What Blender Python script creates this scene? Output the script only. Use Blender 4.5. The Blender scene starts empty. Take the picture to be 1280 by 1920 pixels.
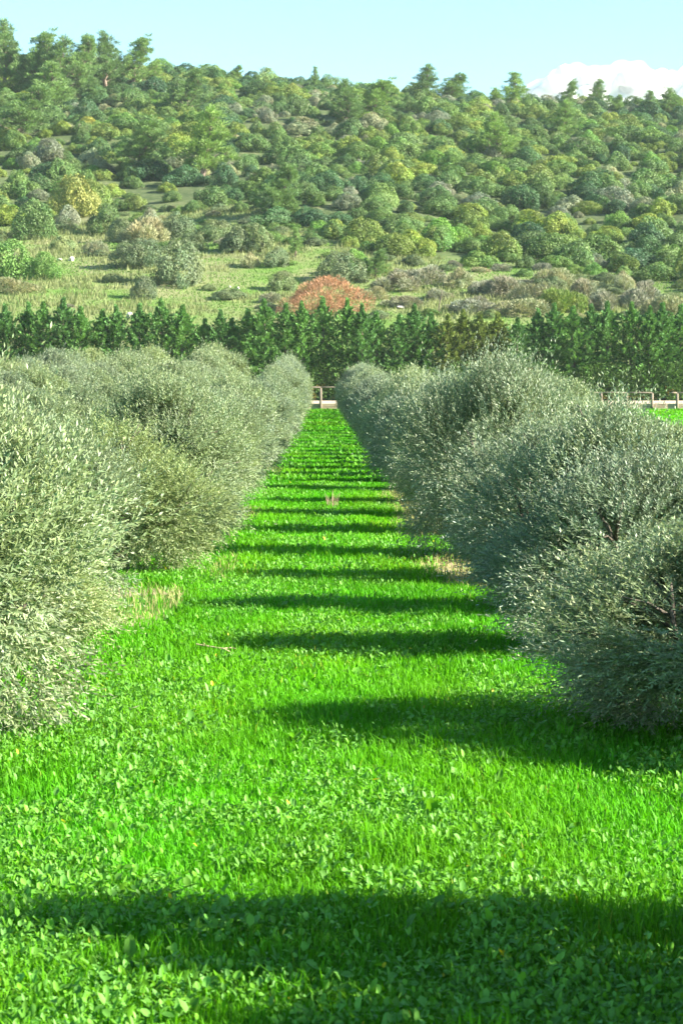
import bpy, math, random
import numpy as np
from mathutils import Vector

R = math.radians
rnd = random.Random(7)
rng = np.random.default_rng(11)
scene = bpy.context.scene
COL = scene.collection

# ------------------------------------------------------------------ camera, sky, sun, exposure
F = 4200.0            # focal length in photograph pixels (1280 wide)
CAMZ = 2.1
PITCH, YAW = math.atan(245 / F), math.atan(33 / F)
cam_d = bpy.data.cameras.new('camera')
cam = bpy.data.objects.new('camera', cam_d)
COL.objects.link(cam)
cam.location = (0, 0, CAMZ)
cam.rotation_euler = (R(90) - PITCH, 0, -YAW)
cam_d.sensor_width = 36
cam_d.lens = F / 1920 * 36
cam_d.clip_start = 0.1
cam_d.clip_end = 20000
cam_d.dof.use_dof = True
cam_d.dof.focus_distance = 19.0
cam_d.dof.aperture_fstop = 9.0
scene.camera = cam

SUN_EL = R(27)
SUN_A = R(13)          # behind the camera, off straight right
S = Vector((math.cos(SUN_EL) * math.cos(SUN_A), -math.cos(SUN_EL) * math.sin(SUN_A), math.sin(SUN_EL)))
sun_d = bpy.data.lights.new('sun', 'SUN')
sun_d.energy = 5.0
sun_d.angle = R(0.5)
sun_d.color = (1.0, 0.93, 0.80)
sun = bpy.data.objects.new('sun', sun_d)
sun.rotation_euler = S.to_track_quat('Z', 'Y').to_euler()
sun.location = (60, -10, 60)
COL.objects.link(sun)

world = bpy.data.worlds.new('World')
scene.world = world
world.use_nodes = True
wn = world.node_tree
wn.nodes.clear()
sky = wn.nodes.new('ShaderNodeTexSky')
sky.sky_type = 'NISHITA'
sky.sun_disc = False
sky.sun_elevation = SUN_EL
sky.sun_rotation = math.atan2(S.x, S.y)
sky.air_density = 1.0
sky.dust_density = 0.3
sky.ozone_density = 1.0
tint = wn.nodes.new('ShaderNodeMix')
tint.data_type = 'RGBA'
tint.blend_type = 'MULTIPLY'
tint.inputs['Factor'].default_value = 1.0
tint.inputs['B'].default_value = (0.76, 1.0, 1.02, 1)
bg = wn.nodes.new('ShaderNodeBackground')
bg.inputs['Strength'].default_value = 0.060
wo = wn.nodes.new('ShaderNodeOutputWorld')
wn.links.new(sky.outputs['Color'], tint.inputs['A'])
wn.links.new(tint.outputs['Result'], bg.inputs['Color'])
wn.links.new(bg.outputs['Background'], wo.inputs['Surface'])

scene.view_settings.view_transform = 'Standard'
scene.view_settings.look = 'None'
scene.view_settings.gamma = 1
scene.view_settings.use_curve_mapping = False
scene.view_settings.exposure = 2.26
cy = scene.cycles
cy.max_bounces = 6
cy.diffuse_bounces = 3
cy.glossy_bounces = 2
cy.transmission_bounces = 4
cy.volume_bounces = 2
cy.transparent_max_bounces = 8
cy.caustics_reflective = False
cy.caustics_refractive = False

# ------------------------------------------------------------------ picture <-> world
_fw = np.array([math.sin(YAW) * math.cos(PITCH), math.cos(YAW) * math.cos(PITCH), -math.sin(PITCH)])
_rt = np.array([math.cos(YAW), -math.sin(YAW), 0.0])
_up = np.cross(_rt, _fw)


def ray(px, py):
    d = _fw + _rt * (px - 640) / F + _up * (960 - py) / F
    return d / d[1]


def project(x, y, z):
    v = np.stack([np.asarray(x, float), np.asarray(y, float), np.asarray(z, float) - CAMZ], -1)
    w = v @ _fw
    return 640 + F * (v @ _rt) / w, 960 - F * (v @ _up) / w


def vnoise(x, y, seed=0):
    """smooth lattice noise, 0..1"""
    g = np.random.default_rng(seed + 100).random((64, 64))
    xi, yi = np.floor(x).astype(int), np.floor(y).astype(int)
    fx, fy = x - xi, y - yi
    fx, fy = fx * fx * (3 - 2 * fx), fy * fy * (3 - 2 * fy)
    a, b = g[xi % 64, yi % 64], g[(xi + 1) % 64, yi % 64]
    c, d = g[xi % 64, (yi + 1) % 64], g[(xi + 1) % 64, (yi + 1) % 64]
    return (a * (1 - fx) + b * fx) * (1 - fy) + (c * (1 - fx) + d * fx) * fy


_RX = np.array([-607, 0, 300, 600, 900, 1280, 1900], float)
_RY = np.array([105, 122, 142, 170, 196, 218, 235], float)
RIDGE = 520.0


def ground_z(x, y):
    x, y = np.asarray(x, float), np.asarray(y, float)
    px = 607 + x * F / RIDGE
    zr = CAMZ + (715 - np.interp(px, _RX, _RY)) / F * RIDGE
    t = [0, 199, 203, 212, 228, 255, 282, 305]
    zz = [0, 0, .6, 3.6, 8.6, 14.0, 18.8, 22.4]
    low = np.interp(y, t, zz)
    k = np.clip((y - 305) / (RIDGE - 305), 0, 1)
    up = 22.4 + (zr - 22.4) * (k * 0.9 + 0.1 * np.sin(k * math.pi / 2) ** 1.0)
    z = np.where(y < 305, low, up)
    past = y > RIDGE
    z = np.where(past, zr * np.exp(-((y - RIDGE) / 420.0) ** 2), z)
    amp = np.clip((y - 215) / 90, 0, 1) * np.clip((1200 - y) / 400, 0, 1)
    z = z + amp * (vnoise(x / 34 + 50, y / 40, 3) - .5) * 4.5 * np.clip((RIDGE + 10 - y) / 120, .25, 1)
    z = z + amp * (vnoise(x / 9 + 50, y / 9, 4) - .5) * .9
    return z


def at(px, py, y0=120.0, y1=640.0):
    """ground point under a picture position"""
    d = ray(px, py)
    ys = np.arange(y0, y1, 0.5)
    xs, zs = d[0] * ys, CAMZ + d[2] * ys
    g = ground_z(xs, ys)
    hit = np.nonzero(zs <= g)[0]
    i = hit[0] if len(hit) else len(ys) - 1
    return float(xs[i]), float(ys[i]), float(g[i])


# ------------------------------------------------------------------ mesh helpers
def mesh_from(name, V, faces, cols=None, mat=None):
    """V (n,k,3): n copies of one little patch; faces: index tuples into the k vertices"""
    n, k, _ = V.shape
    me = bpy.data.meshes.new(name)
    me.vertices.add(n * k)
    me.vertices.foreach_set('co', V.reshape(-1).astype(np.float32))
    sizes = np.array([len(f) for f in faces])
    flat = np.concatenate([np.array(f) for f in faces])
    loops = (np.arange(n)[:, None] * k + flat[None, :]).reshape(-1)
    tot = np.tile(sizes, n)
    me.loops.add(len(loops))
    me.loops.foreach_set('vertex_index', loops.astype(np.int32))
    me.polygons.add(len(tot))
    start = np.concatenate([[0], np.cumsum(tot)[:-1]])
    me.polygons.foreach_set('loop_start', start.astype(np.int32))
    me.update(calc_edges=True)
    if cols is not None:
        a = me.color_attributes.new('Col', 'FLOAT_COLOR', 'POINT')
        c = np.ones((n, k, 4), np.float32)
        c[:, :, :3] = cols[:, None, :] if cols.ndim == 2 else cols
        a.data.foreach_set('color', c.reshape(-1))
    if mat is not None:
        me.materials.append(mat)
    return me


def raw_mesh(name, verts, faces, mat=None, smooth=False):
    me = bpy.data.meshes.new(name)
    me.from_pydata([tuple(v) for v in verts], [], faces)
    me.update()
    if smooth:
        me.polygons.foreach_set('use_smooth', [True] * len(me.polygons))
    if mat is not None:
        me.materials.append(mat)
    return me


class MB:
    """collects boxes and tubes into one mesh"""
    def __init__(self):
        self.v, self.f = [], []

    def add(self, vs, fs):
        o = len(self.v)
        self.v += [tuple(map(float, p)) for p in vs]
        self.f += [tuple(i + o for i in f) for f in fs]

    def box(self, c, s, rot=None):
        vs = []
        for sx in (-1, 1):
            for sy in (-1, 1):
                for sz in (-1, 1):
                    p = Vector((sx * s[0] / 2, sy * s[1] / 2, sz * s[2] / 2))
                    if rot is not None:
                        p.rotate(rot)
                    vs.append((p.x + c[0], p.y + c[1], p.z + c[2]))
        self.add(vs, [(0, 1, 3, 2), (4, 6, 7, 5), (0, 4, 5, 1), (2, 3, 7, 6), (0, 2, 6, 4), (1, 5, 7, 3)])

    def tube(self, pts, rad, n=6, cap=True):
        pts = [Vector(p) for p in pts]
        rings = []
        for i, p in enumerate(pts):
            t = (pts[min(i + 1, len(pts) - 1)] - pts[max(i - 1, 0)]).normalized()
            a = t.cross(Vector((0.31, 0.92, 0.2))).normalized()
            b = t.cross(a)
            r = rad[i]
            rings.append([p + (a * math.cos(q) + b * math.sin(q)) * r for q in [2 * math.pi * k / n for k in range(n)]])
        vs = [q for r_ in rings for q in r_]
        fs = []
        for i in range(len(pts) - 1):
            for k in range(n):
                fs.append((i * n + k, i * n + (k + 1) % n, (i + 1) * n + (k + 1) % n, (i + 1) * n + k))
        if cap:
            fs.append(tuple(range(n - 1, -1, -1)))
            fs.append(tuple((len(pts) - 1) * n + k for k in range(n)))
        self.add(vs, fs)

    def mesh(self, name, mat=None, smooth=False):
        return raw_mesh(name, self.v, self.f, mat, smooth)


def link(name, me, parent=None, loc=None):
    o = bpy.data.objects.new(name, me)
    COL.objects.link(o)
    if parent is not None:
        o.parent = parent
    if loc is not None:
        o.location = loc
    return o


def tag(o, label=None, cat=None, group=None, kind=None):
    if label:
        o['label'] = label
    if cat:
        o['category'] = cat
    if group:
        o['group'] = group
    if kind:
        o['kind'] = kind
    return o


_tinted = {}


def own_material(o, m):
    """swap to a copy of the mesh that carries this material (one copy per mesh and material, shared)"""
    if o.data.materials[0] == m:
        return
    key = (o.data.name, m.name)
    if key not in _tinted:
        me = o.data.copy()
        me.materials[0] = m
        _tinted[key] = me
    o.data = _tinted[key]


def unit(v):
    return v / np.maximum(np.linalg.norm(v, axis=-1, keepdims=True), 1e-9)


def rdir(n, g=rng):
    return unit(g.normal(size=(n, 3)))


def ordinal(i):
    one = ['', 'first', 'second', 'third', 'fourth', 'fifth', 'sixth', 'seventh', 'eighth', 'ninth', 'tenth', 'eleventh',
           'twelfth', 'thirteenth', 'fourteenth', 'fifteenth', 'sixteenth', 'seventeenth', 'eighteenth', 'nineteenth']
    if i < 20:
        return one[i]
    tens = {2: ('twenty', 'twentieth'), 3: ('thirty', 'thirtieth'), 4: ('forty', 'fortieth')}[i // 10]
    return tens[1] if i % 10 == 0 else tens[0] + '-' + one[i % 10]


# ------------------------------------------------------------------ materials
def new_mat(name):
    m = bpy.data.materials.new(name)
    m.use_nodes = True
    nt = m.node_tree
    nt.nodes.clear()
    out = nt.nodes.new('ShaderNodeOutputMaterial')
    return m, nt, out


def mixrgb(nt, blend, fac, a, b):
    n = nt.nodes.new('ShaderNodeMix')
    n.data_type = 'RGBA'
    n.blend_type = blend
    for sock, v in (('Factor', fac), ('A', a), ('B', b)):
        if hasattr(v, 'is_linked'):
            nt.links.new(v, n.inputs[sock])
        elif sock == 'Factor':
            n.inputs[sock].default_value = v
        else:
            n.inputs[sock].default_value = tuple(v) + (1,)
    return n.outputs['Result']


def ramp(nt, src, stops):
    n = nt.nodes.new('ShaderNodeValToRGB')
    el = n.color_ramp.elements
    while len(el) < len(stops):
        el.new(0.5)
    for e, (p, c) in zip(el, stops):
        e.position = p
        e.color = tuple(c) + (1,) if len(c) == 3 else c
    nt.links.new(src, n.inputs['Fac'])
    return n.outputs['Color']


def noise_tex(nt, scale, detail=4, rough=.55, vec=None):
    n = nt.nodes.new('ShaderNodeTexNoise')
    n.inputs['Scale'].default_value = scale
    n.inputs['Detail'].default_value = detail
    n.inputs['Roughness'].default_value = rough
    if vec is not None:
        nt.links.new(vec, n.inputs['Vector'])
    return n.outputs['Fac']


def leaf_mat(name, base, under=None, transl=0.3, tcol=None, rough=0.5, spec=0.3, vary=0.25):
    """leaves: colour x per-leaf tint x per-plant tint, a paler underside, light through the blade"""
    m, nt, out = new_mat(name)
    at_ = nt.nodes.new('ShaderNodeVertexColor')
    at_.layer_name = 'Col'
    c = mixrgb(nt, 'MULTIPLY', 1.0, tuple(base), at_.outputs['Color'])
    if under is not None:
        geo = nt.nodes.new('ShaderNodeNewGeometry')
        u = mixrgb(nt, 'MULTIPLY', 1.0, tuple(under), at_.outputs['Color'])
        c = mixrgb(nt, 'MIX', geo.outputs['Backfacing'], c, u)
    info = nt.nodes.new('ShaderNodeObjectInfo')
    tint_ = ramp(nt, info.outputs['Random'], [(0, (1 - vary, 1 - vary * .9, 1 - vary * .5)), (.5, (1, 1, 1)), (1, (1 + vary * 1.1, 1 + vary * .9, 1 - vary * .3))])
    c = mixrgb(nt, 'MULTIPLY', 1.0, c, tint_)
    c = mixrgb(nt, 'MULTIPLY', 1.0, c, info.outputs['Color'])
    p = nt.nodes.new('ShaderNodeBsdfPrincipled')
    p.inputs['Roughness'].default_value = rough
    p.inputs['Specular IOR Level'].default_value = spec
    nt.links.new(c, p.inputs['Base Color'])
    t = nt.nodes.new('ShaderNodeBsdfTranslucent')
    tc = mixrgb(nt, 'MULTIPLY', 1.0, c, tcol if tcol else (1.2, 1.25, .7))
    nt.links.new(tc, t.inputs['Color'])
    mx = nt.nodes.new('ShaderNodeMixShader')
    mx.inputs[0].default_value = transl
    nt.links.new(p.outputs[0], mx.inputs[1])
    nt.links.new(t.outputs[0], mx.inputs[2])
    nt.links.new(mx.outputs[0], out.inputs['Surface'])
    return m


def rough_mat(name, stops, scale, rough=.9, bump=.3, detail=6, stretch=(1, 1, 1), dist=0.02):
    m, nt, out = new_mat(name)
    tc = nt.nodes.new('ShaderNodeTexCoord')
    mp = nt.nodes.new('ShaderNodeMapping')
    mp.inputs['Scale'].default_value = stretch
    nt.links.new(tc.outputs['Object'], mp.inputs['Vector'])
    f = noise_tex(nt, scale, detail, .6, mp.outputs['Vector'])
    c = ramp(nt, f, stops)
    info = nt.nodes.new('ShaderNodeObjectInfo')
    v = ramp(nt, info.outputs['Random'], [(0, (.8, .8, .8)), (1, (1.15, 1.12, 1.08))])
    c = mixrgb(nt, 'MULTIPLY', 1.0, c, v)
    p = nt.nodes.new('ShaderNodeBsdfPrincipled')
    p.inputs['Roughness'].default_value = rough
    p.inputs['Specular IOR Level'].default_value = .2
    nt.links.new(c, p.inputs['Base Color'])
    b = nt.nodes.new('ShaderNodeBump')
    b.inputs['Strength'].default_value = bump
    b.inputs['Distance'].default_value = dist
    nt.links.new(f, b.inputs['Height'])
    nt.links.new(b.outputs[0], p.inputs['Normal'])
    nt.links.new(p.outputs[0], out.inputs['Surface'])
    return m


M = {}
M['olive'] = leaf_mat('olive_leaf', (.155, .21, .112), (.295, .345, .242), transl=.16, tcol=(1.0, 1.1, .6), rough=.48, spec=.4, vary=.17)
M['grass'] = leaf_mat('grass_blade', (.084, .30, .008), transl=.40, tcol=(1.3, 1.3, .4), rough=.55, spec=.12, vary=0)
M['weed'] = leaf_mat('weed_leaf', (.118, .305, .032), transl=.34, tcol=(1.25, 1.25, .5), rough=.5, spec=.22, vary=0)
M['straw'] = leaf_mat('straw', (.33, .32, .13), transl=.25, tcol=(1, .95, .7), rough=.7, spec=.15, vary=0)
M['meadow'] = leaf_mat('meadow_grass', (.30, .36, .13), transl=.3, rough=.7, spec=.15, vary=0)
M['conifer'] = leaf_mat('conifer_spray', (.090, .205, .055), transl=.16, tcol=(1.3, 1.3, .6), rough=.6, spec=.25, vary=.14)
M['conifer_yellow'] = leaf_mat('yellowed_conifer_spray', (.145, .195, .05), transl=.16, rough=.6, spec=.2, vary=.12)
M['conifer_dead'] = leaf_mat('dead_conifer_spray', (.34, .10, .045), transl=.15, tcol=(1, .8, .6), rough=.8, spec=.1, vary=.1)
M['hedge'] = leaf_mat('hedge_spray', (.085, .165, .042), transl=.18, rough=.6, spec=.25, vary=.1)
M['pine'] = leaf_mat('pine_needles', (.165, .265, .092), transl=.25, rough=.6, spec=.2, vary=.22)
M['shrub'] = leaf_mat('shrub_leaves', (1, 1, 1), transl=.19, tcol=(1.15, 1.2, .7), rough=.55, spec=.28, vary=.22)
# what each kind of bush is coloured
M['oak'] = (.092, .165, .048)
M['evergreen'] = (.058, .130, .050)
M['laurel'] = (.122, .21, .054)
M['olivegrey'] = (.235, .265, .165)
M['mastic'] = (.175, .245, .050)
M['autumn'] = (.27, .30, .07)
M['red'] = (.43, .235, .125)
M['scrub'] = (.235, .245, .165)
M['bright'] = (.125, .25, .050)
M['sage'] = (.135, .185, .085)
M['bark'] = rough_mat('olive_bark', [(.3, (.05, .042, .033)), (.6, (.14, .12, .095)), (.8, (.22, .19, .15))], 7, bump=.8, stretch=(3, 3, .8))
M['pine_bark'] = rough_mat('pine_bark', [(.3, (.10, .075, .06)), (.7, (.26, .2, .16))], 5, bump=.6)
M['wood'] = rough_mat('weathered_wood', [(.3, (.12, .095, .07)), (.55, (.22, .18, .14)), (.8, (.33, .28, .22))], 6, bump=.4, stretch=(1, 6, 6))
M['board'] = rough_mat('pale_boards', [(.3, (.26, .19, .12)), (.55, (.42, .34, .24)), (.8, (.55, .48, .37))], 2.2, bump=.3, stretch=(1, 8, 8))
M['sand'] = rough_mat('arena_sand', [(.3, (.40, .32, .22)), (.7, (.56, .48, .36))], .8, bump=.25)
M['rock'] = rough_mat('limestone', [(.3, (.34, .30, .25)), (.55, (.62, .57, .50)), (.8, (.80, .77, .70))], 3, bump=.7, dist=.06)
M['twig'] = rough_mat('dry_twig', [(.3, (.22, .16, .10)), (.7, (.50, .40, .28))], 12, bump=.3)

# ------------------------------------------------------------------ ground sheet
ROWS = [-15.75, -11.25, -6.75, -2.25, 2.25, 6.75]


def ground_material():
    m, nt, out = new_mat('ground')
    geo = nt.nodes.new('ShaderNodeNewGeometry')
    pos = geo.outputs['Position']
    msk = nt.nodes.new('ShaderNodeVertexColor')
    msk.layer_name = 'Col'
    sep = nt.nodes.new('ShaderNodeSeparateColor')
    nt.links.new(msk.outputs['Color'], sep.inputs['Color'])
    # field: green sward over dark earth
    f1 = noise_tex(nt, 1.2, 6, .65, pos)
    f2 = noise_tex(nt, 22, 4, .6, pos)
    field = ramp(nt, f1, [(.3, (.045, .16, .012)), (.55, (.065, .23, .016)), (.75, (.11, .27, .03))])
    field = mixrgb(nt, 'MULTIPLY', .7, field, ramp(nt, f2, [(.3, (.45, .45, .4)), (.7, (1.2, 1.2, 1.2))]))
    # bare straw-coloured earth along the tree rows
    f3 = noise_tex(nt, .55, 5, .6, pos)
    earth = ramp(nt, f2, [(.3, (.26, .195, .12)), (.7, (.50, .40, .26))])
    mul = nt.nodes.new('ShaderNodeMath')
    mul.operation = 'MULTIPLY'
    nt.links.new(sep.outputs['Blue'], mul.inputs[0])
    nt.links.new(ramp(nt, f3, [(.46, (0, 0, 0)), (.56, (1, 1, 1))]), mul.inputs[1])
    field = mixrgb(nt, 'MIX', mul.outputs[0], field, earth)
    # meadow: bright green and straw patches
    g1 = noise_tex(nt, .085, 6, .62, pos)
    g2 = noise_tex(nt, .9, 5, .6, pos)
    mead = ramp(nt, g1, [(.34, (.10, .20, .035)), (.47, (.14, .20, .06)), (.60, (.20, .21, .10)), (.73, (.25, .235, .135))])
    mead = mixrgb(nt, 'MULTIPLY', .6, mead, ramp(nt, g2, [(.3, (.55, .58, .5)), (.7, (1.2, 1.15, 1.1))]))
    hill = ramp(nt, g2, [(.3, (.04, .065, .022)), (.58, (.085, .11, .045)), (.8, (.19, .17, .10))])
    c = mixrgb(nt, 'MIX', sep.outputs['Red'], field, mead)
    c = mixrgb(nt, 'MIX', sep.outputs['Green'], c, hill)
    p = nt.nodes.new('ShaderNodeBsdfPrincipled')
    p.inputs['Roughness'].default_value = .95
    p.inputs['Specular IOR Level'].default_value = .1
    nt.links.new(c, p.inputs['Base Color'])
    b = nt.nodes.new('ShaderNodeBump')
    b.inputs['Strength'].default_value = .5
    b.inputs['Distance'].default_value = .04
    nt.links.new(f2, b.inputs['Height'])
    nt.links.new(b.outputs[0], p.inputs['Normal'])
    nt.links.new(p.outputs[0], out.inputs['Surface'])
    return m


def sward_soil(x):
    """how much of the strip under a tree row this is (0 in the middle of a lane)"""
    d = np.min(np.abs(np.asarray(x)[..., None] - np.array(ROWS)), axis=-1)
    return np.clip((1.42 - d) / .5, 0, 1)


def build_ground():
    xs = np.unique(np.round(np.concatenate([np.linspace(-20, 10, 121), np.arange(-130, 131, 2.5), [-2400, -1500, -800, -450, -280, -190, 190, 280, 450, 800, 1500, 2400]]), 3))
    ys = np.unique(np.round(np.concatenate([np.arange(-12, 200, 3.0), np.arange(199, 216, 1.5), np.arange(216, 560, 3.0), np.arange(560, 900, 20), [-1500, -600, -200, -60, 1000, 1300, 1800, 2400]]), 3))
    X, Y = np.meshgrid(xs, ys, indexing='xy')
    Z = ground_z(X, Y)
    nx, ny = len(xs), len(ys)
    me = bpy.data.meshes.new('ground')
    V = np.stack([X, Y, Z], -1).reshape(-1, 3)
    idx = np.arange(nx * ny).reshape(ny, nx)
    Q = np.stack([idx[:-1, :-1], idx[:-1, 1:], idx[1:, 1:], idx[1:, :-1]], -1).reshape(-1, 4)
    me.vertices.add(len(V))
    me.vertices.foreach_set('co', V.astype(np.float32).reshape(-1))
    me.loops.add(Q.size)
    me.loops.foreach_set('vertex_index', Q.reshape(-1).astype(np.int32))
    me.polygons.add(len(Q))
    me.polygons.foreach_set('loop_start', (np.arange(len(Q)) * 4).astype(np.int32))
    me.update(calc_edges=True)
    me.polygons.foreach_set('use_smooth', [True] * len(Q))
    a = me.color_attributes.new('Col', 'FLOAT_COLOR', 'POINT')
    c = np.ones((len(V), 4), np.float32)
    c[:, 0] = np.clip((V[:, 1] - 200) / 6, 0, 1)
    px, py = project(V[:, 0], np.maximum(V[:, 1], 1), V[:, 2])
    c[:, 1] = np.where(V[:, 1] > 210, np.clip((forest_edge(px) + 12 - py) / 40, 0, 1), 0)
    c[:, 2] = sward_soil(V[:, 0]) * (V[:, 1] < 160) * (V[:, 1] > 17) * (np.abs(V[:, 0]) < 18)
    a.data.foreach_set('color', c.reshape(-1))
    me.materials.append(ground_material())
    tag(link('ground', me), kind='structure')


def forest_edge(px):
    return np.interp(px, [-300, 0, 200, 330, 450, 560, 640, 800, 1000, 1280, 1600], [445, 440, 415, 395, 400, 430, 480, 498, 510, 545, 560])


build_ground()

# raised sand track beyond the fence
FY = 166.4
mb = MB()
mb.box((0, (FY + .15 + 199.5) / 2, .18), (260, 199.5 - FY - .15, .44))
tag(link('sand_track', mb.mesh('sand_track', M['sand'])), kind='structure')

# ------------------------------------------------------------------ fence with boards and steps


def build_fence():
    root = tag(link('fence', None), 'weathered wooden post and rail fence with low board wall along the sand track', 'fence')
    root.location = (0, FY, 0)
    step = 1.89
    x_open = (1237 - 607) / F * FY          # the gap where the steps are
    g = random.Random(5)
    xs = [x_open - .62 - step * k for k in range(30)] + [x_open + 1.25 + step * k for k in range(5)]
    xs.sort()
    post_me = []
    for v in range(4):
        p = MB()
        p.tube([(0, 0, -.3), (g.uniform(-.01, .01), 0, .5), (g.uniform(-.02, .02), 0, 1.0)], [.105, .10, .095], 8)
        post_me.append(p.mesh('post', M['wood'], True))
    bo = []
    for v in range(4):
        p = MB()
        p.box((0, 0, 0), (1, .045, .205))
        bo.append(p.mesh('board', M['board']))
    rl = MB()
    rl.tube([(-.5, 0, 0), (0, 0, .012), (.5, 0, 0)], [.052, .055, .052], 7)
    rail_me = rl.mesh('rail', M['wood'], True)

    def top(x):
        return float(np.interp(x, [-8, 2, 19, 40], [1.66, 1.62, 1.24, 1.2]))
    for i, x in enumerate(xs):
        o = link('post', post_me[i % 4], root, (x, 0, 0))
        o.scale = (1, 1, top(x) - .02)
        o.rotation_euler.z = g.uniform(0, 6)
        if i + 1 < len(xs):
            x2 = xs[i + 1]
            xm, w = (x + x2) / 2, x2 - x
            if not (x < x_open < x2):
                o = link('rail', rail_me, root, (xm, -.005, (top(x) + top(x2)) / 2 + .02))
                o.scale = (w * 1.03, 1, 1)
                o.rotation_euler.y = -math.atan2(top(x2) - top(x), w) + g.uniform(-.004, .004)
            else:
                o = link('rail', rail_me, root, (x2 - .32, -.005, top(x2) + .02))
                o.scale = (.62, 1, 1)
            for k in range(2):
                o = link('board', bo[(i + k) % 4], root, (xm, .082 + g.uniform(-.008, .008), .12 + k * .225))
                o.scale = (w - .012, 1, 1)
                o.rotation_euler.y = g.uniform(-.006, .006)
    # short loose board lying across the track
    t = tag(link('wooden_steps', None), 'short wooden steps with two treads at the fence opening', 'steps')
    t.location = (x_open + .02, FY - .10, 0)
    for s in (-1, 1):
        m_ = MB()
        m_.tube([(s * .36, -.38, 0.02), (s * .36, -.06, .52)], [.035, .035], 4)
        link('side_rail', m_.mesh('side_rail', M['wood']), t)
    for y, z in ((-.26, .16), (-.13, .36)):
        m_ = MB()
        m_.box((0, y, z), (.64, .16, .035))
        link('tread', m_.mesh('tread', M['wood']), t)


build_fence()

# ------------------------------------------------------------------ olive trees


def lobes_crown(g, H, Rad, n=26, low=.26):
    """round lumps that make up one crown"""
    L = []
    for i in range(n):
        a = i * 2.399 + g.uniform(-.5, .5)
        k = (i + .5) / n
        z = low + .16 + (H - low - .42) * k + g.uniform(-.12, .12)
        prof = math.sin(math.pi * min(1, (k * .78 + .24))) ** .65
        r = Rad * (.19 + .17 * g.random()) * (1.0 if k < .7 else .85)
        rr = max(0, Rad * prof - r) * g.uniform(.64, 1.16)
        L.append((rr * math.cos(a), rr * math.sin(a), z, r))
    L.append((g.uniform(-.1, .1), g.uniform(-.1, .1), H * .48, Rad * .42))
    for i in range(4):
        a = g.uniform(0, 6.28)
        q = Rad * .45 * g.random()
        L.append((math.cos(a) * q, math.sin(a) * q, H - .36 - .25 * g.random(), Rad * g.uniform(.16, .25)))
    return np.array(L)


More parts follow.
